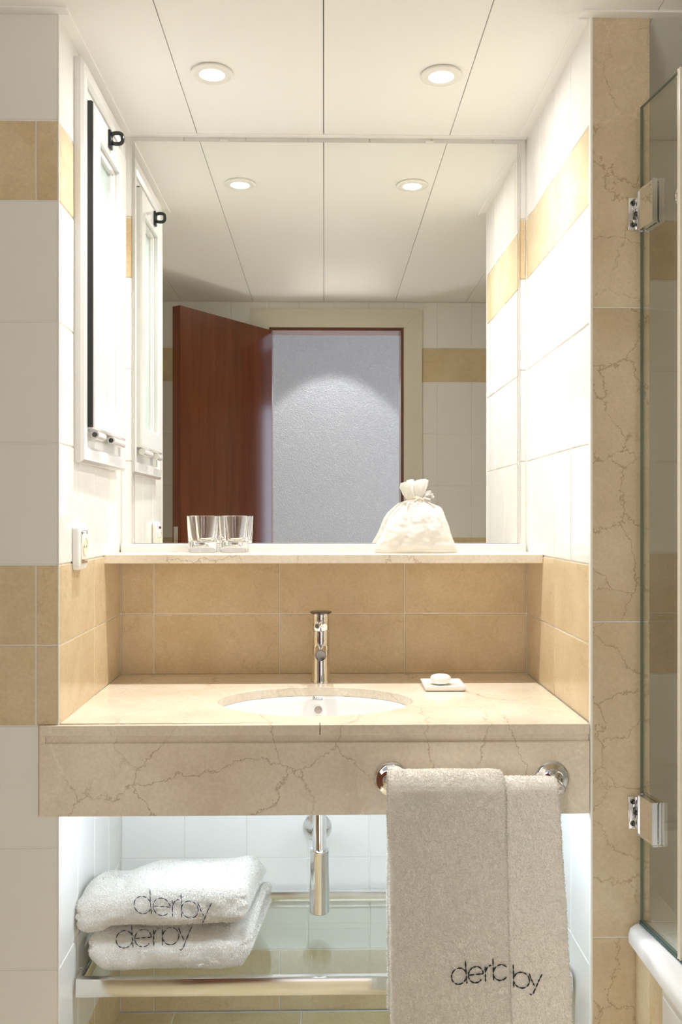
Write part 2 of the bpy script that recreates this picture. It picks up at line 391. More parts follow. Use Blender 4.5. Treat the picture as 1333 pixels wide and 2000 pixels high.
# edge mouldings where the ceiling meets the walls
def trim(n, pts):
    bm = B()
    for x0, x1, y0, y1 in pts: box(bm, x0, x1, y0, y1, CZ-0.0035, CZ+0.0005, 0.0008, 1)
    return struct('trim_%d' % n, bm, M['ceiling'])
trim(1, [(XLB, XRB, -0.018, 0.0)])
trim(2, [(XLB-0.001, XL+0.020, YF, -0.018)])
trim(3, [(XR-0.020, XRB+0.001, YF, -0.018)])
trim(4, [(RXL, XL+0.020, YF-0.022, YF)])
trim(5, [(XR-0.020, RXR, YF-0.028, YF-0.006)])

# hall behind the door
bm = B(); box(bm, -1.6, 1.7, -3.12, -3.0, 0, 2.7); struct('wall_hall', bm, M['render_grey'])
bm = B(); box(bm, -1.6, 1.7, -3.0, YD-0.10, 2.65, 2.7); struct('ceiling_hall', bm, M['wall_paint'])
bm = B(); box(bm, -1.7, -1.6, -3.1, YD-0.10, 0, 2.7); struct('wall_hall_left', bm, M['wall_paint'])
bm = B(); box(bm, 1.7, 1.8, -3.1, YD-0.10, 0, 2.7); struct('wall_hall_right', bm, M['wall_paint'])

# door: lining, architrave, leaf
bm = B()
t = 0.012
box(bm, DX0, DX0+t, YD-0.102, YD+0.002, 0, DZ); box(bm, DX1-t, DX1, YD-0.102, YD+0.002, 0, DZ); box(bm, DX0+t, DX1-t, YD-0.102, YD+0.002, DZ-t, DZ)
dr = struct('door_1', bm, M['door'])
AW = 0.078
def arch(name, quad):
    bm = B(); a = [bm.verts.new((x, YD, z)) for x, z in quad]; c = [bm.verts.new((x, YD+0.014, z)) for x, z in quad]
    for i in range(4): bm.faces.new((a[i], a[(i+1) % 4], c[(i+1) % 4], c[i]))
    bm.faces.new(a); bm.faces.new(c[::-1]); obj(name, bm, M['cream_paint'], dr)
arch('architrave', [(DX0-AW, 0), (DX0, 0), (DX0, DZ), (DX0-AW, DZ+AW)])
arch('architrave', [(DX1, 0), (DX1+AW, 0), (DX1+AW, DZ+AW), (DX1, DZ)])
arch('architrave', [(DX0, DZ+0.0004), (DX1, DZ+0.0004), (DX1+AW, DZ+AW), (DX0-AW, DZ+AW)])
hp = Vector((DX0+0.013, YD+0.022, 0)); dv = Vector((-0.572, 0.820, 0)).normalized(); nv = Vector((dv.y, -dv.x, 0))  # nv faces +x
bm = B(); a = hp; LW = 0.555; TH = 0.04
cs = [a, a+dv*LW, a+dv*LW-nv*TH, a-nv*TH]
lo = [bm.verts.new((p.x, p.y, 0.008)) for p in cs]; hi = [bm.verts.new((p.x, p.y, DZ-t-0.004)) for p in cs]
for i in range(4): bm.faces.new((lo[i], lo[(i+1) % 4], hi[(i+1) % 4], hi[i]))
bm.faces.new(lo[::-1]); bm.faces.new(hi)
bmesh.ops.bevel(bm, geom=bm.edges[:], offset=0.0015, segments=2, affect='EDGES')
leaf = obj('door_leaf', bm, M['door'], dr, label='dark red-brown wooden door leaf standing open')
bm = B(); e = a+dv*(LW+0.001)-nv*(TH/2)
for dz in (0,):
    c0 = e-nv*0.011; c1 = e+nv*0.011
    q = [bm.verts.new((p.x+dv.x*s, p.y+dv.y*s, z)) for s in (0, 0.0012) for p in (c0, c1) for z in (1.0, 1.16)]
bmesh.ops.convex_hull(bm, input=bm.verts[:]); obj('lock_plate', bm, M['satin'], leaf)

# ------------------------------------------------------------------ mirror
mz0, mz1, mx0, mx1 = 1.1325, 2.1035, -0.4585, 0.4705
mr = thing('wall_mirror', 'large frameless rectangular mirror above the marble ledge', 'mirror', ((mx0+mx1)/2, -0.001, mz0))
bm = B(); box(bm, mx0, mx1, -0.0052, -0.0004, mz0, mz1, 0.0008, 1); obj('mirror_glass', bm, M['mirror'], mr)
for x in (-0.242, 0.256):
    bm = B(); box(bm, x-0.010, x+0.010, -0.008, -0.0005, mz1-0.004, mz1+0.004, 0.0015, 2); obj('mirror_clip', bm, M['plastic'], mr)
bm = B()
box(bm, mx0-0.004, mx0-0.0002, -0.006, -0.0004, mz0, mz1); obj('edge_bead', bm, M['satin'], mr)
bm = B(); box(bm, mx1+0.0002, mx1+0.004, -0.006, -0.0004, mz0, mz1); obj('edge_bead', bm, M['satin'], mr)
bm = B(); box(bm, XLB+0.002, XRB-0.002, -0.012, 0.0, T1+0.002, mz0-0.001, 0.003, 3); struct('trim_6', bm, M['white_paint'])

# ledge
LY = -0.174; LZ1 = 1.1125; LZ0 = 1.0925
bm = B(); box(bm, XLB+0.0012, XRB-0.0012, LY, 0.0, LZ0, LZ1, 0.0015, 2)
tag(obj('marble_ledge', bm, M['cream']), 'long cream marble ledge under the mirror holding the glasses', 'shelf')

# ------------------------------------------------------------------ vanity
CT = 0.8165; CY = -0.545; CX0 = -0.519; CX1 = XR-0.002
va = thing('vanity_counter', 'cream marble vanity counter with deep veined apron', 'counter', (0, -0.27, 0.65))
bx, by, ra, rb = -0.018, -0.322, 0.2015, 0.151
bm = B(); seg = 96
def ell(a, b_, z): return [bm.verts.new((bx+a*math.cos(2*PI*i/seg), by+b_*math.sin(2*PI*i/seg), z)) for i in range(seg)]
CB = CT-0.020
eT = ell(ra, rb, CT); eT1 = ell(ra-0.001, rb-0.001, CT-0.0015); eB = ell(ra-0.001, rb-0.001, CB)
def rectpt(i, z):
    t_ = 2*PI*i/seg; dx, dy = math.cos(t_)*ra, math.sin(t_)*rb
    x0, x1, y0, y1 = XLB+0.003, CX1-0.001, CY+0.018, -0.0012
    s = min((x1-bx)/dx if dx > 1e-9 else 1e9, (x0-bx)/dx if dx < -1e-9 else 1e9, (y1-by)/dy if dy > 1e-9 else 1e9, (y0-by)/dy if dy < -1e-9 else 1e9)
    return (bx+dx*s, by+dy*s, z)
rT = [bm.verts.new(rectpt(i, CT)) for i in range(seg)]
rBv = [bm.verts.new(rectpt(i, CB)) for i in range(seg)]
for i in range(seg):
    j = (i+1) % seg
    for P_, Q_ in ((rT, eT), (eT, eT1), (eT1, eB), (eB, rBv), (rBv, rT)):
        bm.faces.new((P_[i], P_[j], Q_[j], Q_[i]))
# corner fills of the fan
x0, x1, y0, y1 = XLB+0.003, CX1-0.001, CY+0.018, -0.0012
for cx_, cy_ in ((x0, y0), (x0, y1), (x1, y0), (x1, y1)):
    best = None
    for i in range(seg):
        j = (i+1) % seg
        a_, b2 = rT[i].co, rT[j].co
        onx = lambda p: abs(p.x-cx_) < 1e-6
        ony = lambda p: abs(p.y-cy_) < 1e-6
        if (onx(a_) and ony(b2) and not ony(a_) and not onx(b2)) or (ony(a_) and onx(b2) and not onx(a_) and not ony(b2)):
            c = bm.verts.new((cx_, cy_, CT)); bm.faces.new((rT[i], rT[j], c))
obj('countertop', bm, M['cream'], va)
XM = -0.008
for a0, a1 in ((CX0, XM-0.0006), (XM+0.0006, CX1)):
    bm = B(); box(bm, a0, a1, CY, CY+0.02 if a0 > CX0 else CY+0.008-0.0005 if False else CY+0.02, CT-0.0195, CT, 0.0012, 2)
    if a0 == CX0:   # the left end laps over the wall face
        for v in bm.verts:
            if v.co.x < XL and v.co.y > YF: v.co.y = YF-0.0015
    obj('counter_edge', bm, M['cream'], va)
def lapped(x0, x1, y0, y1, z0, z1, bev):
    bm = B(); box(bm, x0, XL+0.002, y0, YF-0.001, z0, z1, bev if YF-0.001-y0 > 3*bev else 0, 2)
    box(bm, XL+0.0021, x1, y0, y1, z0, z1, bev, 2); return bm
bm = B(); box(bm, CX0+0.011, CX1-0.001, CY+0.0066, CY+0.020, CT-0.0325, CT-0.0195)
for v in bm.verts:
    if v.co.x < XL and v.co.y > YF: v.co.y = YF-0.0012
obj('shadow_groove', bm, M['cream'], va)
bm = B(); box(bm, CX0, CX0+0.0105, CY+0.001, YF-0.001, CT-0.033, CT-0.019, 0.0005, 1); obj('groove_stop', bm, M['cream'], va)
AZ = 0.651
bm = B(); r_ = bmesh.ops.create_cube(bm, size=1)
bm.free(); bm = B()
pts = [(CX0, CY), (CX1, CY), (CX1, CY+0.022), (XL+0.003, CY+0.022), (XL+0.003, YF-0.0012), (CX0, YF-0.0012)]
lo = [bm.verts.new((x, y, AZ)) for x, y in pts]; hi = [bm.verts.new((x, y, CT-0.0325)) for x, y in pts]
for i in range(6): bm.faces.new((lo[i], lo[(i+1) % 6], hi[(i+1) % 6], hi[i]))
bm.faces.new(lo[::-1]); bm.faces.new(hi)
bmesh.ops.bevel(bm, geom=[e for e in bm.edges if all(abs(v.co.y-CY) < 1e-6 for v in e.verts)], offset=0.0012, segments=2, affect='EDGES')
obj('apron', bm, M['cream'], va)
# basin
bs = thing('washbasin', 'white oval ceramic washbasin set under the counter cut-out', 'sink', (bx, by, 0.68))
bm = B(); prof = [(1.02, CB-0.0008), (0.985, CB-0.001), (0.975, CB-0.012), (0.95, CB-0.045), (0.88, CB-0.085), (0.72, CB-0.115), (0.45, CB-0.13), (0.12, CB-0.136)]
outer = [(0.12, CB-0.148), (0.48, CB-0.142), (0.76, CB-0.127), (0.93, CB-0.095), (1.0, CB-0.05), (1.02, CB-0.012)]
rings = [[bm.verts.new((bx+ra*s*math.cos(2*PI*i/seg), by+rb*s*math.sin(2*PI*i/seg), z)) for i in range(seg)] for s, z in prof+outer]
for k in range(len(rings)):
    A_, B_ = rings[k], rings[(k+1) % len(rings)]
    for i in range(seg): bm.faces.new((A_[i], A_[(i+1) % seg], B_[(i+1) % seg], B_[i]))
basin = obj('basin_bowl', bm, M['ceramic'], bs, smooth='all')
bm = B(); revolve(bm, (bx, by, CB-0.138), (0, 0, 1), [(0, 0), (0, 0.024), (0.004, 0.024), (0.006, 0.018), (0.005, 0)], 32); obj('basin_waste', bm, M['chrome'], bs, smooth=True)
def hit(ob_bvh, o, d):
    r_ = ob_bvh.ray_cast(Vector(o), Vector(d)); return r_
def cam_ray(px, py):
    v = Vector(((px-666.5)/F, 1.0, -(py-1010)/F)); v.rotate(Matrix.Rotation(-YAW, 3, 'Z')); return v.normalized()
def world_bvh(o):
    deps = Matrix.Translation(o.parent.matrix_world.translation if False else Vector())
    off = Vector(); p = o.parent
    while p: off += p.location; p = p.parent
    me = o.data
    return BVHTree.FromPolygons([v.co+off for v in me.vertices], [tuple(p.vertices) for p in me.polygons])
bb = world_bvh(basin)
h_ = hit(bb, (0, -D, H), cam_ray(622, 1386))
if h_[0]:
    p, n_ = h_[0], h_[1]
    if n_.y > 0: n_ = -n_
    bm = B(); revolve(bm, p+n_*0.0005, n_, [(0.0002, 0.0100), (0.0022, 0.0098), (0.0022, 0.0086), (0.0002, 0.0084)], 32, close=True); obj('overflow_ring', bm, M['chrome'], bs, smooth=True)
    bm = B(); revolve(bm, p+n_*0.0006, n_, [(0.0, 0), (0.0, 0.0086), (0.0006, 0.0086), (0.0006, 0)], 28); obj('overflow_shade_disc', bm, M['hole'], bs, smooth=True)  # flat disc with the shade of the overflow hole put into its colour
h_ = hit(bb, (0, -D, H), cam_ray(621, 1367))
if h_[0]:
    p, n_ = h_[0], h_[1]
    if n_.y > 0: n_ = -n_
    cu = bpy.data.curves.new('t', 'FONT'); cu.body = 'Roca'; cu.size = 0.0115; cu.align_x = 'CENTER'; cu.extrude = 0.0001
    to = bpy.data.objects.new('t', cu); C.objects.link(to); bpy.context.view_layer.update()
    me = bpy.data.meshes.new_from_object(to); bpy.data.objects.remove(to)
    up = Vector((0, 0, 1)); xx = up.cross(n_).normalized(); yy = n_.cross(xx)
    me.transform(Matrix.Translation(p+n_*0.0008) @ Matrix((xx, yy, n_)).transposed().to_4x4())
    link('printed_mark', me, M['grey_ink'], bs)

# ------------------------------------------------------------------ tap
fx, fy = -0.008, -0.110
tp = thing('basin_mixer', 'chrome single-lever mixer tap behind the oval basin', 'tap', (fx, fy, CT))
bm = B(); revolve(bm, (fx, fy, CT+0.0002), (0, 0, 1), [(0, 0), (0, 0.0225), (0.004, 0.0225), (0.006, 0.0212), (0.060, 0.0205), (0.062, 0.0198), (0.064, 0.0205), (0.1165, 0.0212), (0.118, 0.0205), (0.118, 0)], 48)
obj('tap_body', bm, M['chrome'], tp, smooth=True)
bm = B(); revolve(bm, (fx, fy, CT+0.1195), (0, 0, 1), [(0, 0), (0, 0.0212), (0.0015, 0.0220), (0.036, 0.0220), (0.0375, 0.0215), (0.0375, 0)], 48)
knob = obj('tap_handle', bm, M['chrome'], tp, smooth=True)
bm = B(); revolve(bm, (fx, fy, CT+0.157), (0, 0, 1), [(0, 0), (0, 0.0215), (0.0025, 0.0252), (0.0045, 0.0252), (0.0058, 0.0225), (0.0062, 0)], 48)
obj('handle_cap', bm, M['dark_chrome'], tp, smooth=True)
bm = B(); cyl(bm, (fx-0.001, fy-0.018, CT+0.140), (fx-0.008, fy-0.062, CT+0.135), 0.0058, 0.0060, 24); lpin = obj('lever_pin', bm, M['chrome'], knob, smooth=True)
bm = B(); q_ = Vector((-0.007, -0.044, -0.005)).normalized(); c_ = Vector((fx-0.008, fy-0.062, CT+0.135)); revolve(bm, c_+q_*0.0001, q_, [(0, 0), (0, 0.0052), (0.0007, 0.0048), (0.0007, 0)], 24); obj('pin_cap', bm, M['dark_chrome'], knob, smooth=True)
bm = B()
pth = [Vector((fx, fy-0.012, CT+0.079)), Vector((fx, fy-0.05, CT+0.0795)), Vector((fx, fy-0.085, CT+0.0785)), Vector((fx, fy-0.105, CT+0.0765))]
tube(bm, pth, lambda u: 0.0132-0.0012*u, 32); obj('spout', bm, M['chrome'], tp, smooth=True)
bm = B(); revolve(bm, (fx, fy-0.1052, CT+0.0765), (0, -1, -0.15), [(0, 0.0118), (0.002, 0.0122), (0.003, 0.0112), (0.0022, 0.0095), (0.0022, 0)], 32); obj('aerator', bm, M['dark_chrome'], tp, smooth=True)

# ------------------------------------------------------------------ soap dish, soap
sx, sy = 0.263, -0.190
dish = None
bm = B(); w2, d2 = 0.0455, 0.049
def sq(w_, d_, z, rr=0.004, n_=5):
    out = []
    for cx_, cy_, a0 in ((w_-rr, d_-rr, 0), (-w_+rr, d_-rr, 90), (-w_+rr, -d_+rr, 180), (w_-rr, -d_+rr, 270)):
        for k in range(n_):
            a = math.radians(a0+90*k/(n_-1)); out.append(bm.verts.new((sx+cx_+rr*math.cos(a), sy+cy_+rr*math.sin(a), CT+z)))
    return out
def loft(rings, bm, cap0=True, cap1=True):
    for A_, B_ in zip(rings, rings[1:]):
        n_ = len(A_)
        for i in range(n_): bm.faces.new((A_[i], A_[(i+1) % n_], B_[(i+1) % n_], B_[i]))
    if cap0: bm.faces.new(rings[0][::-1])
    if cap1: bm.faces.new(rings[-1])
loft([sq(w2-0.006, d2-0.006, 0.0004), sq(w2-0.003, d2-0.003, 0.003), sq(w2, d2, 0.0115), sq(w2-0.0005, d2-0.0005, 0.0125), sq(w2-0.003, d2-0.003, 0.0125), sq(w2-0.006, d2-0.006, 0.0075)], bm)
dish = tag(obj('soap_dish', bm, M['ceramic'], smooth=True), 'small square white ceramic dish right of the basin holding soap', 'soap dish')
bm = B(); bmesh.ops.create_icosphere(bm, subdivisions=4, radius=1)
for v in bm.verts:
    c = v.co; f = lambda t, p: math.copysign(abs(t)**p, t)
    nn = noise.noise(c*2.2)*0.06
    v.co = Vector((sx-0.004+f(c.x, 0.9)*0.0225*(1+nn), sy+0.002+f(c.y, 0.9)*0.0195*(1+nn), CT+0.0078+0.0115+f(c.z, 0.62)*0.0115*(1+nn*0.5)))
tag(obj('soap_bar', bm, M['soap'], smooth='all'), 'small round white soap bar lying in the square dish', 'soap')

# ------------------------------------------------------------------ glasses
def tumbler(x, y, label, lo):
    bm = B(); r0, r1, h = 0.0325, 0.0368, 0.0865
    prof = [(0.0015, 0.0), (0.0005, 0.022), (0.0, 0.029), (0.0012, r0-0.0005), (0.004, r0+0.0003), (h-0.001, r1-0.0002), (h, r1-0.001), (h-0.001, r1-0.0020), (0.040, r0-0.0015), (0.0275, r0-0.0035), (0.0255, r0-0.008), (0.0245, 0.0)]
    revolve(bm, (x, y, LZ1+0.0004), (0, 0, 1), prof, 64)
    o = obj('drinking_glass', bm, M['tumbler'], smooth=True)
    return tag(o, label, 'glass', 'tumblers on the marble ledge')
gy = -0.062
tumbler(-0.2862, gy, 'clear thick-based glass tumbler on the ledge, farther from the white bag', 0)
tumbler(-0.2128, gy, 'clear thick-based glass tumbler on the ledge, nearer the white bag', 1)

# ------------------------------------------------------------------ sachet
def spx(px, d=2.13): return (px-634)*d/F
sax = thing('drawstring_bag', 'white voile drawstring bag tied with cord on the ledge', 'bag', (spx(812), -0.085, LZ1))
K = 1/7.016
def zz(v): return LZ1+0.0004+(1121-v)*K*2.13/F
def xx_(v): return spx(720+v*K)
left = [(1121, 84), (1080, 76), (1000, 104), (850, 190), (760, 225), (650, 270), (560, 330), (480, 420), (430, 480), (400, 560), (385, 625)]
right = [(1121, 1216), (1080, 1222), (1000, 1185), (850, 1128), (760, 1100), (650, 1062), (560, 1030), (500, 1000), (440, 860), (405, 790), (385, 745)]
def interp(tb, v):
    tb = sorted(tb)
    if v <= tb[0][0]: return tb[0][1]
    for (a, p), (c, q) in zip(tb, tb[1:]):
        if a <= v <= c: return p+(q-p)*(v-a)/(c-a)
    return tb[-1][1]
bm = B(); rings = []; n_ = 160; lv = [1121-(1121-382)*((k/46)) for k in range(47)]
for k, v in enumerate(lv):
    u = k/46; l_, r_ = xx_(interp(left, v)), xx_(interp(right, v)); cx_ = (l_+r_)/2; hw = (r_-l_)/2
    dep = 0.036*math.sin(min(1, 0.35+u*1.1)*PI/2)*(1-u**2.2)+0.009
    if u < 0.02: dep *= 0.9
    ring = []
    for i in range(n_):
        t_ = 2*PI*i/n_; c_, s_ = math.cos(t_), math.sin(t_)
        ex = 0.75 if u < 0.6 else 0.9
        x = cx_+hw*math.copysign(abs(c_)**ex, c_); 
        pleat = (math.sin(t_*17+2.2*math.sin(u*5+t_*2))*0.5+math.sin(t_*9+1.7)*0.5)*u**1.6*0.0045
        wr_ = noise.noise(Vector((x*38, u*5.0, s_*1.2)))*0.006*(1-u*0.4)+noise.noise(Vector((x*80+7, u*16, s_*2)))*0.002
        crease = 0.006*math.exp(-((x-cx_+0.013+0.05*(u-0.5))/0.004)**2)*(u > 0.35)*min(1, (u-0.35)*4)
        y = -0.085+(dep*math.copysign(abs(s_)**0.8, s_))+(pleat+wr_*min(1, u*8))*(-1 if s_ < 0 else 1)+(crease if s_ < 0 else 0)
        ring.append(bm.verts.new((x, y, zz(v)+noise.noise(Vector((t_, u*3, 5)))*0.002*u)))
    rings.append(ring)
loft(rings, bm)
obj('bag_body', bm, M['voile'], sax, smooth='all')
def ruffle(name, c, axis, length, r0, r1, side, seed, par):
    bm = B(); c = Vector(c); ax = Vector(axis).normalized(); u_ = Vector((0, 1, 0)); v_ = ax.cross(u_).normalized(); rings = []
    for k in range(15):
        q = k/14; rad = r0+(r1-r0)*math.sin(q*PI/2)**0.8*(1-0.25*max(0, q-0.7)/0.3)
        ring = []
        for i in range(96):
            t_ = 2*PI*i/96
            rr = rad*(1+0.28*q*math.sin(6*t_+seed+q*2)+0.16*q*math.sin(11*t_+seed*2))
            p = c+ax*(length*q*(1+0.13*math.sin(3*t_+seed)*q))+v_*math.cos(t_)*rr+u_*math.sin(t_)*rr*side
            p += Vector((noise.noise(p*70+Vector((seed, 0, 0))), 0, noise.noise(p*70+Vector((0, seed, 0)))))*0.004*q
            ring.append(bm.verts.new(p))
        rings.append(ring)
    loft(rings, bm, True, False)
    # gathered crumple that closes the mouth
    last = rings[-1]; cen = sum((v.co for v in last), Vector())/96-ax*0.012; cv = bm.verts.new(cen)
    mid = [bm.verts.new(cen.lerp(v.co, 0.55)+ax*0.007*math.sin(5*i/96*2*PI+seed)) for i, v in enumerate(last)]
    for i in range(96):
        j = (i+1) % 96; bm.faces.new((last[i], last[j], mid[j], mid[i])); bm.faces.new((mid[i], mid[j], cv))
    return obj(name, bm, M['voile'], par, smooth='all')
nk = (xx_(680), -0.087, zz(388))
ruffle('bag_ruffle', nk, (-0.06, 0, 1), 0.042, 0.011, 0.0215, 0.7, 1.0, sax)
ruffle('cloth_bow', (xx_(740), -0.090, zz(365)), (1, 0, 0.38), 0.022, 0.004, 0.0085, 0.9, 2.5, sax)
ruffle('cloth_bow', (xx_(740), -0.092, zz(378)), (1, 0, -0.12), 0.019, 0.004, 0.0065, 0.9, 4.1, sax)
bm = B()
for dz, rr in ((0.0, 0.0125), (0.0022, 0.0128), (0.0042, 0.012)):
    tube(bm, [(nk[0]+rr*math.cos(a)*1.05+0.002, nk[1]+rr*math.sin(a), nk[2]+dz-0.001-0.0045*math.cos(a)) for a in [2*PI*i/40 for i in range(40)]], 0.0012, 8, closed=True)
tube(bm, [(xx_(690), -0.1, zz(372)), (xx_(660), -0.104, zz(385)), (xx_(600), -0.106, zz(425)), (xx_(570), -0.111, zz(440)), (xx_(585), -0.113, zz(462))], 0.0011, 8)
obj('tie_cord', bm, M['cord'], sax, smooth='all')

# ------------------------------------------------------------------ terry towels
def make_pile(name, ob, n, length, parent, width=0.0007, seed=3, curl=0.8, face_ok=None):
    rng = np.random.default_rng(seed); me = ob.data
    me.calc_loop_triangles(); nt_ = len(me.loop_triangles)
    tri = np.empty(nt_*3, np.int32); me.loop_triangles.foreach_get('vertices', tri); tri = tri.reshape(-1, 3)
    co = np.empty(len(me.vertices)*3); me.vertices.foreach_get('co', co); co = co.reshape(-1, 3)
    a, b_, c = co[tri[:, 0]], co[tri[:, 1]], co[tri[:, 2]]
    nr = np.cross(b_-a, c-a); ar = np.linalg.norm(nr, axis=1); nr = nr/np.maximum(ar, 1e-12)[:, None]
    wgt = ar.copy()
    if face_ok is not None: wgt *= face_ok((a+b_+c)/3, nr)
    f = rng.choice(len(tri), size=n, p=wgt/wgt.sum())
    u, v = rng.random(n), rng.random(n); fl_ = u+v > 1; u[fl_], v[fl_] = 1-u[fl_], 1-v[fl_]
    p = a[f]+(b_[f]-a[f])*u[:, None]+(c[f]-a[f])*v[:, None]; N_ = nr[f]
    rd = rng.normal(size=(n, 3)); rd /= np.linalg.norm(rd, axis=1)[:, None]
    rd -= N_*(rd*N_).sum(1)[:, None]; rd /= np.linalg.norm(rd, axis=1)[:, None]
    side = np.cross(N_, rd)*width*(0.7+0.6*rng.random(n))[:, None]
    ln = (length*(0.6+0.8*rng.random(n)))[:, None]
    d1 = N_*0.75+rd*0.45*curl; d2_ = N_*0.35+rd*1.0*curl
    p0 = p-N_*0.0006; p1 = p+d1*ln*0.55; p2 = p1+d2_*ln*0.5
    V = np.stack([p0-side, p0+side, p1-side, p1+side, p2], 1).reshape(-1, 3)
    base = (np.arange(n)*5)[:, None]
    Fq = np.concatenate([base+np.array([0, 1, 3]), base+np.array([0, 3, 2]), base+np.array([2, 3, 4])], 1).reshape(-1, 3)
    m_ = bpy.data.meshes.new(name); m_.vertices.add(len(V)); m_.vertices.foreach_set('co', V.ravel())
    m_.loops.add(Fq.size); m_.loops.foreach_set('vertex_index', Fq.ravel().astype(np.int32))
    m_.polygons.add(len(Fq)); m_.polygons.foreach_set('loop_start', np.arange(0, Fq.size, 3, dtype=np.int32))
    m_.update(); m_.validate(); m_.materials.append(M['pile'])
    o = bpy.data.objects.new(name, m_); C.objects.link(o); o.parent = parent; o['kind'] = 'stuff'
    return o
def circ(cx_, cy_, r_, a0, a1, n_=18):
    return [(cx_+r_*math.cos(math.radians(a0+(a1-a0)*i/n_)), cy_+r_*math.sin(math.radians(a0+(a1-a0)*i/n_))) for i in range(n_+1)]
GL = {'d': ([circ(0.5, 0.5, 0.5, 20, 340), [(0.93, 1.42), (0.95, 1.0), (0.98, 0.5), (1.03, 0.0)]]),
      'e': ([[(1.12, 0.5), (1.6, 0.52), (2.1, 0.52)], circ(1.62, 0.5, 0.5, 0, 320)]),
      'r': ([[(2.24, 0.96), (2.26, 0.5), (2.27, 0.0)], [(2.27, 0.62), (2.36, 0.86), (2.52, 0.98), (2.66, 1.0)]]),
      'b': ([[(2.76, 1.42), (2.78, 0.9), (2.80, 0.0)], circ(3.28, 0.5, 0.49, 170, -160)]),
      'y': ([[(3.74, 0.98), (3.88, 0.6), (4.08, 0.22)], [(4.56, 1.0), (4.36, 0.6), (4.16, 0.1), (4.0, -0.25), (3.88, -0.34), (3.78, -0.30)]])}
def letters(word, to_px, bvh, parent, rad=0.00085, clip=None, seed=1, lift=0.0022):
    rnd = random.Random(seed)
    for ch in word:
        bm = B()
        for st in GL[ch]:
            # resample
            pts = []
            for p, q in zip(st, st[1:]):
                L_ = math.hypot(q[0]-p[0], q[1]-p[1]); k = max(1, int(L_/0.05))
                pts += [(p[0]+(q[0]-p[0])*i/k, p[1]+(q[1]-p[1])*i/k) for i in range(k)]
            pts.append(st[-1]); run = []
            def flush(run):
                if len(run) > 2: tube(bm, run, lambda u: rad*(0.45+0.75*math.sin(PI*min(1, max(0, u)))), 6)
            stop = rnd.randint(5, 9)
            for p in pts:
                if clip and not clip(p): flush(run); run = []; continue
                px, py = to_px(*p); r_ = bvh.ray_cast(Vector((0, -D, H)), cam_ray(px, py))
                if r_[0] is None: flush(run); run = []; continue
                run.append(r_[0]+Vector((0, -lift-0.0004*rnd.random(), 0.0006)))
                if len(run) > stop:
                    flush(run); run = [run[-1]] if rnd.random() < 0.55 else []; stop = rnd.randint(5, 9)
            flush(run)
        if len(bm.verts): obj('embroidered_letter', bm, M['thread'], parent, smooth='all')
        else: bm.free()

def folded_towel(root, top, bot, yfront, depth, layers, seed, endL, endR, skewR=0.0, droop=0.0, lift=0.0):
    """top / bot: z of the upper / lower surface as functions of x-parameter u (0..1); endL/endR x of ends"""
    bm = B(); rings = []; nu, nv = 110, 120
    for a in range(nu+1):
        u = a/nu
        # close the ends with a quarter-round
        e = min(u, 1-u)/0.035; ec = math.sqrt(max(0.0, 1-(1-min(1, e))**2)); ec = 0.12+0.88*ec
        zt, zb = top(u), bot(u); zc = (zt+zb)/2; hh = (zt-zb)/2*(0.6+0.4*ec)
        ring = []
        for k in range(nv):
            t_ = 2*PI*k/nv; c_, s_ = math.cos(t_), math.sin(t_)
            yy_ = math.copysign(abs(c_)**0.5, c_); zz_ = math.copysign(abs(s_)**0.6, s_)
            dep = depth/2*(1-0.10*(1-ec))
            yc = yfront+depth/2
            y = yc+dep*yy_; z = zc+hh*zz_*(1-0.10*max(0, yy_)*0+0.0)
            frontness = max(0, -yy_)
            z -= 0.005*frontness**4*(1 if zz_ > 0 else 0)+droop*(max(0, (yy_+0.5)/1.5))**1.3*(0.5+0.5*zz_)
            z += lift*max(0, (u-0.8)/0.2)*(0.5+0.5*zz_)*max(0, (yy_+0.7)/1.7)
            x = endL+(endR-endL)*u
            lay = abs(math.sin(PI*layers*(zz_+1)/2))
            if u > 0.5: x += (0.012*(lay-0.6)*(1-abs(zz_)**3)+skewR*(y-yfront))*max(0, (u-0.8)/0.2)
            else: x -= (0.008*(lay-0.5))*max(0, (0.15-u)/0.15)
            P_ = Vector((x, y, z)); q = noise.noise(P_*14+Vector((seed, 0, 0)))*0.008+noise.noise(P_*45+Vector((seed, 3, 0)))*0.0028
            nrm = Vector((0, yy_, zz_)).normalized()
            if zz_ < -0.5: q *= 0.4
            ring.append(bm.verts.new(P_+nrm*q*ec))
        rings.append(ring)
    loft(rings, bm)
    return obj('towel_cloth', bm, M['towel'], root, smooth='all')
def curve(tab):
    def f(u):
        for (a, p), (c, q) in zip(tab, tab[1:]):
            if u <= c:
                t_ = (u-a)/(c-a); t_ = t_*t_*(3-2*t_); return p+(q-p)*t_
        return tab[-1][1]
    return f
SZ = 0.2915     # top of the glass shelf
FZ = 0.303      # top of its frame
g2 = 'folded terry towels stacked on the glass shelf'
t1 = thing('folded_towel', 'lower white folded terry towel lying on the glass shelf', 'towel', (-0.29, -0.28, SZ), g2)
lowt = folded_towel(t1, curve([(0, 0.380), (1, 0.385)]), curve([(0, 0.325), (0.12, SZ+0.006), (0.5, SZ+0.008), (0.8, SZ+0.005), (0.93, SZ+0.012), (1, 0.33)]), -0.425, 0.25, 3, 11, -0.458, -0.150, 0.12, 0.0, 0.015)
t2 = thing('folded_towel', 'upper white folded terry towel with its left end bulging over the lower one', 'towel', (-0.31, -0.28, 0.395), g2)
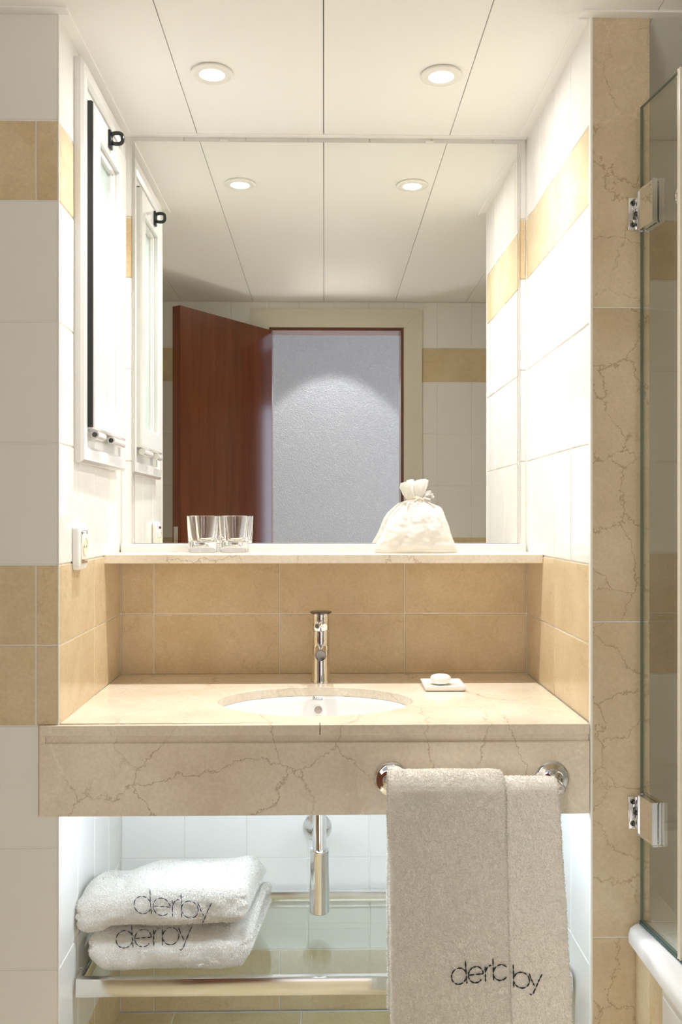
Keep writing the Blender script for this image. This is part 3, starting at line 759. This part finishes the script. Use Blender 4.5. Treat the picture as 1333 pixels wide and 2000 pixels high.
upt = folded_towel(t2, curve([(0, 0.455), (0.08, 0.468), (0.22, 0.470), (0.42, 0.487), (0.62, 0.490), (0.84, 0.490), (0.95, 0.497), (1, 0.488)]),
                   curve([(0, 0.386), (0.07, 0.374), (0.12, 0.376), (0.20, 0.388), (0.6, 0.387), (0.9, 0.390), (1, 0.398)]), -0.432, 0.25, 3, 29, -0.482, -0.158, 0.10, 0.06)
vis = lambda c, n_: np.where((n_[:, 1] < 0.45) & (n_[:, 2] > -0.8) | (n_[:, 0] > 0.4), 1.0, 0.05)
make_pile('terry_pile', lowt, 110000, 0.0042, t1, seed=5, face_ok=vis)
make_pile('terry_pile', upt, 130000, 0.0042, t2, seed=6, face_ok=vis)
s_ = 34.5
letters('derby', lambda a, c: (263+a*33.2, 1783-c*34+(a-0.5)*3.2), world_bvh(upt), t2, seed=4, lift=0.0048)
letters('derby', lambda a, c: (228+a*32.5, 1850-c*34-(a-0.5)*2.2), world_bvh(lowt), t1, seed=9, lift=0.0048)

# hanging towel: a main layer and a front flap, both over the rail
def draped(root, name, x0, x1, flare0, flare1, rbar, thick, zb_front, zb_back, seed, ybar=-0.612, zbar=0.7165):
    path = []
    for k in range(15): path.append((ybar+rbar*0.9, zb_back+(zbar-zb_back)*k/15))
    for k in range(13):
        a = PI*k/12; path.append((ybar+rbar*math.cos(a), zbar+rbar*math.sin(a)*1.05))
    for k in range(1, 90): path.append((ybar-rbar-0.0005*k/90*6, zbar-(zbar-zb_front)*k/89))
    bm = B(); rings = []; n_ = 140
    for s, (y, z) in enumerate(path):
        a = path[max(0, s-1)]; c = path[min(len(path)-1, s+1)]; ty, tz = c[0]-a[0], c[1]-a[1]; L_ = math.hypot(ty, tz); ny, nz = -tz/L_*1.0, ty/L_
        if s < 14: ny, nz = 1, 0
        elif s > 28: ny, nz = -1, 0
        else: ny, nz = (y-ybar)/rbar, (z-zbar)/rbar; q = math.hypot(ny, nz); ny /= q; nz /= q
        fr = max(0, (zbar-z)/(zbar-0.31)) if s > 20 else 0
        xa, xb = x0+flare0*fr**1.2, x1+flare1*fr**0.9; cx_, hw = (xa+xb)/2, (xb-xa)/2; ring = []
        for k in range(n_):
            t_ = 2*PI*k/n_; c_, s2 = math.cos(t_), math.sin(t_)
            x = cx_+hw*math.copysign(abs(c_)**0.22, c_); off = thick/2*math.copysign(abs(s2)**0.6, s2)
            P_ = Vector((x, y, z)); q = noise.noise(P_*9+Vector((seed, 0, 0)))*0.005*min(1, fr*2+0.2)+noise.noise(P_*50)*0.0012
            x += noise.noise(Vector((z*12+seed, c_ > 0, 0)))*0.0016
            ring.append(bm.verts.new((x, y+ny*(off+q)*1.0, z+nz*(off+q))))
        rings.append(ring)
    loft(rings, bm)
    return obj(name, bm, M['towel'], root, smooth='all')
ht = thing('hand_towel', 'long white terry towel folded over the chrome towel rail', 'towel', (0.262, -0.612, 0.72))
main = draped(ht, 'back_layer', 0.1195, 0.4085, 0.003, 0.0240, 0.016, 0.011, 0.13, 0.30, 2)
flap = draped(ht, 'front_layer', 0.1125, 0.3120, 0.0030, 0.0100, 0.0275, 0.011, 0.13, 0.32, 17)
vis2 = lambda c, n_: np.where((n_[:, 1] < 0.5), 1.0, 0.03)
make_pile('terry_pile', main, 110000, 0.0030, ht, seed=8, face_ok=vis2)
make_pile('terry_pile', flap, 150000, 0.0030, ht, seed=12, face_ok=vis2)
FX = 993
fb, mb = world_bvh(flap), world_bvh(main)
f1 = lambda a, c: (882+a*29.3, 1923-c*31.5-a*2.6)
letters('derb', f1, fb, ht, clip=lambda p: f1(*p)[0] < FX-3, seed=21, rad=0.0011, lift=0.0024)
f2 = lambda a, c: (1003+(a-2.78)*31.5, 1928-c*31.5+(a-2.8)*3)
letters('by', f2, mb, ht, clip=lambda p: f2(*p)[0] > FX+4, seed=22, rad=0.0011, lift=0.0024)

# towel rail
tr_ = thing('towel_rail', 'chrome towel rail with round wall plates on the marble apron', 'towel rail', (0.27, CY, 0.7175))
for x in (0.1235, 0.4175):
    bm = B(); revolve(bm, (x, CY-0.0003, 0.7165), (0, -1, 0), [(0, 0), (0, 0.0315), (0.004, 0.0318), (0.0065, 0.0300), (0.0075, 0.0275), (0.0075, 0.022), (0.010, 0.016), (0.014, 0.0105), (0.022, 0.0088), (0.058, 0.0085), (0.0655, 0.0085), (0.0675, 0.006), (0.0675, 0)], 48)
    obj('wall_bracket', bm, M['chrome'], tr_, smooth=True)
bm = B(); cyl(bm, (0.1235, CY-0.067, 0.7165), (0.4175, CY-0.067, 0.7165), 0.0065, seg=24); obj('rail_bar', bm, M['chrome'], tr_, smooth=True)

# ------------------------------------------------------------------ drain trap
px_, py_ = -0.010, -0.322
dt = thing('bottle_trap', 'polished chrome bottle trap hanging under the basin', 'drain pipe', (px_, py_, 0.375))
bm = B(); cyl(bm, (px_, py_, 0.645), (px_, py_, 0.50), 0.0142, seg=32); obj('down_pipe', bm, M['chrome'], dt, smooth=True)
bm = B(); revolve(bm, (px_, py_, 0.378), (0, 0, 1), [(0, 0), (0, 0.019), (0.002, 0.0208), (0.122, 0.0198), (0.124, 0.0204), (0.130, 0.0204), (0.131, 0.015), (0.131, 0)], 40); obj('trap_body', bm, M['chrome'], dt, smooth=True)
bm = B(); tube(bm, [(px_, py_+0.016, 0.445), (px_, py_+0.1, 0.445), (-0.016, -0.05, 0.444), (-0.017, -0.004, 0.444)], 0.0125, 24); obj('waste_arm', bm, M['chrome'], dt, smooth=True)
bm = B(); revolve(bm, (-0.017, -0.0006, 0.444), (0, -1, 0), [(0, 0.013), (0, 0.035), (0.003, 0.035), (0.008, 0.031), (0.018, 0.020), (0.024, 0.0135), (0.024, 0.013)], 40); obj('wall_flange', bm, M['chrome'], dt, smooth=True)
bm = B(); revolve(bm, (px_, py_, 0.636), (0, 0, 1), [(0, 0.0142), (0, 0.019), (0.008, 0.019), (0.008, 0.0142)], 32, close=True); obj('waste_nut', bm, M['chrome'], dt, smooth=True)

# ------------------------------------------------------------------ glass shelf with steel frame
gs = thing('glass_shelf', 'wall-to-wall glass shelf in a steel frame below the counter', 'shelf', (0, -0.24, 0.27))
SY0, SY1 = -0.443, -0.022; x0, x1 = XL+0.0045, XR-0.0045
bm = B(); box(bm, x0, x1, SY0, SY0+0.016, 0.268, FZ, 0.0015, 2); obj('front_bar', bm, M['satin'], gs, smooth=True)
bm = B(); box(bm, x0-0.0015, x1+0.0015, SY1-0.016, SY1, 0.278, FZ, 0.0012, 2); obj('rear_bar', bm, M['satin'], gs, smooth=True)
for xa in (x0, x1-0.014):
    bm = B(); box(bm, xa, xa+0.014, SY0+0.0162, SY1-0.0162, 0.276, FZ, 0.0012, 2); obj('side_bar', bm, M['satin'], gs, smooth=True)
bm = B(); box(bm, x0+0.0145, x1-0.0145, SY0+0.0165, SY1-0.0165, SZ-0.0075, SZ-0.0005)
bm.faces.ensure_lookup_table()
me_o = obj('glass_plate', bm, [M['shelf_glass'], M['glass_edge']], gs)
for p in me_o.data.polygons:
    if p.normal.y < -0.9: p.material_index = 1
for xa, sgn in ((XL-0.0025, 1), (XR+0.0005, -1)):
    for y in (-0.385, -0.09):
        bm = B(); cyl(bm, (xa+sgn*0.0035 if False else xa, y, 0.296), (xa+sgn*0.009, y, 0.296), 0.005, seg=20); obj('wall_pin', bm, M['chrome'], gs, smooth=True)

# unseen tube lamp, assumed behind the apron for the cool glow below
sl = thing('assumed_tube_light', 'assumed slim cool white tube light fixed under the counter', 'lamp', (0, -0.49, 0.64))
bm = B(); box(bm, -0.45, 0.455, -0.515, -0.475, 0.676, 0.696, 0.002, 1); obj('lamp_housing', bm, M['plastic'], sl)
bm = B(); cyl(bm, (-0.44, -0.495, 0.665), (0.445, -0.495, 0.665), 0.008, seg=12); obj('lamp_tube', bm, M['strip'], sl, smooth=True)

# ------------------------------------------------------------------ window on the left wall
WX = -0.488
bm = B()
def side_frame(bm, y0, y1, z0, z1, wid, xa, xb, bev):
    """rectangular ring on the left wall between x=xa (wall) and xb (front)"""
    def ring(y0, y1, z0, z1, x): return [bm.verts.new((x, y, z)) for y, z in ((y0, z0), (y1, z0), (y1, z1), (y0, z1))]
    R = [ring(y0, y1, z0, z1, xa), ring(y0, y1, z0, z1, xb-bev), ring(y0+bev, y1-bev, z0+bev, z1-bev, xb), ring(y0+wid-bev, y1-wid+bev, z0+wid-bev, z1-wid+bev, xb), ring(y0+wid, y1-wid, z0+wid, z1-wid, xb-bev), ring(y0+wid, y1-wid, z0+wid, z1-wid, xa)]
    for k in range(6):
        A_, B_ = R[k], R[(k+1) % 6]
        for i in range(4): bm.faces.new((A_[i], A_[(i+1) % 4], B_[(i+1) % 4], B_[i]))
side_frame(bm, -0.431, -0.052, 1.303, 2.092, 0.034, WX, WX+0.020, 0.006)
wn = struct('window_1', bm, M['white_paint'], 'narrow white side window')
bm = B(); side_frame(bm, -0.396, -0.087, 1.338, 2.057, 0.0, WX, WX+0.002, 0.0) if False else side_frame(bm, -0.398, -0.085, 1.336, 2.058, 0.075, WX, WX+0.010, 0.001)
obj('inner_frame', bm, M['white_paint'], wn)
SX = WX+0.030
bm = B(); side_frame(bm, -0.387, -0.094, 1.372, 2.024, 0.052, WX+0.0101, SX, 0.004); sash = obj('window_sash', bm, M['white_paint'], wn, smooth=True)
bm = B(); side_frame(bm, -0.336, -0.145, 1.423, 1.973, 0.008, WX+0.002, SX-0.012, 0.005); obj('glazing_bead', bm, M['white_paint'], sash)
bm = B(); box(bm, WX+0.0005, WX+0.0035, -0.3365, -0.1445, 1.4225, 1.9735); obj('window_pane', bm, M['frost'], sash, label='frosted window pane')
bm = B(); box(bm, WX+0.0101, SX-0.002, -0.3925, -0.3878, 1.375, 2.022); obj('sash_gap_shade', bm, M['gap_dark'], sash)  # dark strip standing in for the shaded gap beside the sash
bm = B(); box(bm, WX+0.0101, SX-0.006, -0.386, -0.095, 2.0245, 2.0268); obj('sash_gap_shade', bm, M['gap_dark'], sash)  # dark strip for the shaded gap along the sash top
for y, y2 in ((-0.368, -0.305), (-0.228, -0.118)):
    bm = B(); cyl(bm, (SX-0.004, y, 1.362), (SX-0.004, y2, 1.362), 0.0085, seg=24)
    hg = obj('window_hinge', bm, M['white_paint'], wn, smooth=True)
    bm = B(); cyl(bm, (SX-0.004, y-0.0022, 1.362), (SX-0.004, y-0.0002, 1.362), 0.0056, seg=6); obj('hinge_cap', bm, M['screw'], hg)
# black pull handle: a stem and a flat loop
bm = B(); yh = -0.262; zh = 1.992
box(bm, SX-0.002, SX+0.006, yh-0.012, yh+0.012, zh-0.012, zh+0.026, 0.003, 2)
lp = []
for i in range(28):
    a = 2*PI*i/28; lp.append((SX+0.016+0.0125*math.copysign(abs(math.cos(a))**0.7, math.cos(a)), yh, zh+0.010+0.0115*math.copysign(abs(math.sin(a))**0.7, math.sin(a))))
tube(bm, lp, 0.0042, 10, closed=True)
obj('window_handle', bm, M['black'], sash, smooth=True, label='black loop handle')

# ------------------------------------------------------------------ shaver socket
so = thing('wall_socket', 'white rounded shaver socket on the left alcove wall', 'socket', (-0.4866, -0.413, 1.14))
bm = B()
def rr_ring(y0, y1, z0, z1, x, r_, n_=8):
    out = []
    for cy_, cz_, a0 in ((y1-r_, z1-r_, 0), (y0+r_, z1-r_, 90), (y0+r_, z0+r_, 180), (y1-r_, z0+r_, 270)):
        for k in range(n_):
            a = math.radians(a0+90*k/(n_-1)); out.append(bm.verts.new((x, cy_+r_*math.cos(a), cz_+r_*math.sin(a))))
    return out
yy0, yy1, zz0, zz1 = -0.4455, -0.381, 1.093, 1.183
loft([rr_ring(yy0, yy1, zz0, zz1, -0.4856, 0.012), rr_ring(yy0, yy1, zz0, zz1, -0.4775, 0.012), rr_ring(yy0+0.002, yy1-0.002, zz0+0.002, zz1-0.002, -0.4740, 0.011), rr_ring(yy0+0.007, yy1-0.007, zz0+0.012, zz1-0.012, -0.4725, 0.005)], bm)
obj('socket_plate', bm, M['ivory'] if False else M['plastic'], so, smooth=True)
bm = B(); loft([rr_ring(yy0+0.009, yy1-0.009, zz0+0.013, zz1-0.013, -0.4727, 0.004), rr_ring(yy0+0.009, yy1-0.009, zz0+0.013, zz1-0.013, -0.4708, 0.004), rr_ring(yy0+0.0105, yy1-0.0105, zz0+0.0145, zz1-0.0145, -0.4704, 0.003)], bm); obj('chrome_surround', bm, M['chrome'], so, smooth=True)
bm = B(); box(bm, -0.4722, -0.4698, yy0+0.0115, yy1-0.0115, zz0+0.0205, zz1-0.0205, 0.0006, 2); obj('socket_insert', bm, M['plastic'], so)
bm = B(); revolve(bm, (-0.4697, (yy0+yy1)/2, (zz0+zz1)/2), (1, 0, 0), [(0, 0), (0, 0.0185), (0.0016, 0.0180), (0.0016, 0.0165), (0.0003, 0.0150), (0.0003, 0)], 36); obj('socket_well', bm, M['ivory'], so, smooth=True)
bm = B()
for dy in (-0.0075, 0.0075): cyl(bm, (-0.4696, (yy0+yy1)/2+dy, 1.138), (-0.4691, (yy0+yy1)/2+dy, 1.138), 0.0024, seg=12)
obj('socket_holes', bm, M['screw'], so, kind='stuff')

# ------------------------------------------------------------------ downlights
def downlight(x, y, label):
    d = thing('ceiling_downlight', label, 'ceiling light', (x, y, CZ), 'recessed lights above the vanity')
    bm = B(); revolve(bm, (x, y, CZ-0.0002), (0, 0, -1), [(0, 0.026), (0, 0.0405), (0.0015, 0.0408), (0.0018, 0.0428), (0.005, 0.0432), (0.0064, 0.0412), (0.0068, 0.036), (0.0066, 0.0268), (0.002, 0.026)], 56, close=True)
    obj('lamp_rim', bm, M['plastic'], d, smooth=True)
    light('downlight_beam', 'SPOT', (x, y, CZ-0.0075), (0, 0, 0), DOWN, (1.0, 0.975, 0.94), spot_size=math.radians(124), spot_blend=1.0, shadow_soft_size=0.019)
    bm = B(); revolve(bm, (x, y, CZ), (0, 0, -1), [(0.003, 0), (0.003, 0.0262), (0.0064, 0.0262), (0.0066, 0.022), (0.0062, 0.0203), (0.0035, 0.0203), (0.0035, 0)], 48); obj('frosted_ring', bm, M['lampglow'], d, smooth=True)
    bm = B(); revolve(bm, (x, y, CZ-0.0052), (0, 0, -1), [(-0.0014, 0), (-0.0014, 0.0200), (0.0001, 0.0198), (0.0001, 0)], 40); obj('lamp_diffuser', bm, M['lamp'], d, smooth=True)
downlight(-0.2325, -0.319, 'round recessed downlight in the ceiling on the window side')
downlight(0.2435, -0.319, 'round recessed downlight in the ceiling on the shower side')
hd = thing('ceiling_downlight', 'assumed recessed spotlight in the hall ceiling near the grey wall', 'ceiling light', (0.047, -2.55, 2.65))  # unseen lamp, assumed above the pool of light on the hall wall
bm = B(); revolve(bm, (0.047, -2.55, 2.6498), (0, 0, -1), [(0, 0.03), (0, 0.045), (0.005, 0.045), (0.005, 0.03)], 40, close=True); obj('lamp_rim', bm, M['plastic'], hd, smooth=True)

# ------------------------------------------------------------------ bath
bt = thing('bathtub', 'white bathtub with broad rounded rim below the glass screen', 'bathtub', (0.9, -0.85, 0))
bm = B()
bx0, bx1, by0, by1 = 0.556, RXR-0.002, YD+0.002, YF-0.008
cxb, cyb = (0.61+bx1)/2, -0.85
ZR = 0.452
# rim outline follows the partition: wide strip in front of it, narrower beside the back wall
def rrect(x0, x1, y0, y1, z, r_, n_=10):
    out = []
    for cx_, cy_, a0 in ((x1-r_, y1-r_, 0), (x0+r_, y1-r_, 90), (x0+r_, y0+r_, 180), (x1-r_, y0+r_, 270)):
        for k in range(n_):
            a = math.radians(a0+90*k/(n_-1)); out.append(bm.verts.new((cx_+r_*math.cos(a), cy_+r_*math.sin(a), z)))
    return out
YB = YF-0.008
R = [rrect(bx0, bx1, by0, YB, ZR-0.032, 0.012), rrect(bx0, bx1, by0, YB, ZR-0.018, 0.012), rrect(bx0+0.003, bx1-0.003, by0+0.003, YB-0.002, ZR-0.007, 0.012), rrect(bx0+0.011, bx1-0.011, by0+0.011, YB-0.003, ZR-0.001, 0.012),
     rrect(bx0+0.02, bx1-0.02, by0+0.02, YB-0.004, ZR, 0.012), rrect(bx0+0.095, bx1-0.06, by0+0.07, YB-0.005, ZR, 0.02), rrect(bx0+0.108, bx1-0.07, by0+0.085, YB-0.006, ZR-0.012, 0.02), rrect(bx0+0.16, bx1-0.12, by0+0.2, YB-0.05, 0.14, 0.05), rrect(bx0+0.22, bx1-0.17, by0+0.3, YB-0.12, 0.11, 0.05)]
loft(R, bm, False, True)
obj('tub_shell', bm, M['ceramic'], bt, smooth=True)
bm = B()
R = [rrect(PX+0.003, bx1, YB+0.0005, -0.003, ZR-0.03, 0.01), rrect(PX+0.003, bx1, YB+0.0005, -0.003, ZR-0.004, 0.01), rrect(PX+0.007, bx1-0.004, YB+0.0005, -0.007, ZR, 0.01), rrect(PX+0.06, bx1-0.06, YB+0.004, -0.06, ZR, 0.03), rrect(PX+0.075, bx1-0.075, YB+0.008, -0.075, ZR-0.015, 0.03), rrect(PX+0.12, bx1-0.12, YB+0.012, -0.2, 0.14, 0.05)]
loft(R, bm, False, True)
obj('tub_end', bm, M['ceramic'], bt, smooth=True)
# tiled bath panel
BPX = 0.572
bm = B(); box(bm, BPX+G, BPX+0.04, YD, YF-0.008, 0, ZR-0.034); wp = struct('wall_bath_panel', bm, M['grout'])
Ov = Vector((BPX, 0, 0)); Av = Vector((0, 1, 0)); Nv = Vector((-1, 0, 0))
for y0, y1 in ((-0.617, YF-0.008), (-0.678, -0.617)):
    for z0, z1 in ((0, 0.147), (0.147, 0.416)): tile(wp, Ov, Av, Nv, y0, y1, z0, z1, M['tan'])
y1 = -0.678
while y1 > YD+0.01:
    y0 = max(YD, y1-0.15)
    for z0, z1 in ((0, 0.163), (0.163, 0.386), (0.386, 0.416)): tile(wp, Ov, Av, Nv, y0, y1, z0, z1, M['white_tile'])
    y1 = y0
# glass screen
sc = thing('bath_screen', 'clear glass bath screen hinged to the marble pillar', 'shower screen', (0.5845, YF-0.018, 0.455))
hx, hy = 0.5805, YF-0.019; gd = Vector((0.1222, -0.9925, 0)); gn = Vector((-0.9925, -0.1222, 0))
def slab(bm, s0, s1, z0, z1, n0, n1, bev=0.0):
    P0 = Vector((hx, hy, 0)); vs_ = []
    r_ = bmesh.ops.create_cube(bm, size=1.0)['verts']
    for v in r_:
        s = s0 if v.co.x < 0 else s1; n_ = n0 if v.co.y < 0 else n1; z = z0 if v.co.z < 0 else z1
        v.co = P0+gd*s+gn*n_+Vector((0, 0, z))
    if bev: bmesh.ops.bevel(bm, geom=list({e for v in r_ for e in v.link_edges}), offset=bev, segments=2, affect='EDGES')
GZ0, GZ1, GE = 0.459, 1.9445, 0.1415
for s0, s1 in ((0.0, GE), (GE+0.008, 0.66)):
    bm = B(); slab(bm, s0, s1, GZ0, GZ1, -0.003, 0.003)
    o = obj('glass_panel', bm, [M['glass'], M['glass_edge']], sc)
    for p in o.data.polygons:
        if abs(p.normal.dot(gn)) < 0.5: p.material_index = 1
bm = B(); slab(bm, GE+0.0005, GE+0.0075, GZ0, GZ1, -0.006, 0.006, 0.001); obj('cream_strip', bm, M['pale_strip'], sc)  # plain cream strip between the two glass panels
bm = B(); slab(bm, 0.001, 0.655, GZ0-0.005, GZ0-0.0005, -0.004, 0.004, 0.001); obj('bottom_seal', bm, M['glass_edge'], sc)
for zc in (1.196+593/1066, 1.196-578/1066):
    bm = B(); slab(bm, 0.006, 0.062, zc-0.036, zc+0.038, 0.0035, 0.0095, 0.0018)
    slab(bm, 0.006, 0.062, zc-0.036, zc+0.038, -0.0095, -0.0035, 0.0018)
    cl_ = obj('hinge_clamp', bm, M['chrome'], sc, smooth=True)
    bm = B(); box(bm, hx-0.022, hx+0.005, YF-0.0115, YF-0.0065, zc-0.030, zc+0.030, 0.0016, 2); pl = obj('hinge_plate', bm, M['chrome'], sc, smooth=True)
    for sx_, sz_ in ((-0.014, 0.020), (-0.0085, 0.0), (-0.014, -0.020)):
        bm = B(); revolve(bm, (hx+sx_, YF-0.0116, zc+sz_), (0, -1, 0), [(0, 0), (0, 0.0048), (0.0014, 0.0046), (0.0022, 0.0034), (0.0012, 0.0022), (0.0006, 0)], 20); obj('screw', bm, M['screw'], pl, smooth=True)
    bm = B()
    for dz in (-0.02, 0.02): cyl(bm, (hx-0.004, YF-0.0145, zc+dz-0.009), (hx-0.004, YF-0.0145, zc+dz+0.009), 0.0042, seg=16)
    cyl(bm, (hx-0.004, YF-0.0145, zc-0.03), (hx-0.004, YF-0.0145, zc+0.03), 0.0026, seg=12)
    obj('hinge_knuckle', bm, M['chrome'], sc, smooth=True)
# shower head on the wall behind the screen
sh = thing('shower_head', 'round chrome shower head behind the glass screen', 'shower head', (0.86, 0, 1.96))
bm = B(); revolve(bm, (0.862, -0.055, 1.962), (0, -1, -0.25), [(-0.02, 0), (-0.02, 0.009), (-0.008, 0.014), (0, 0.029), (0.006, 0.030), (0.008, 0.027), (0.0075, 0)], 40); obj('spray_plate', bm, M['chrome'], sh, smooth=True)
bm = B(); tube(bm, [(0.862, -0.0005, 1.975), (0.862, -0.02, 1.974), (0.862, -0.038, 1.967)], 0.008, 16); obj('shower_arm', bm, M['chrome'], sh, smooth=True)
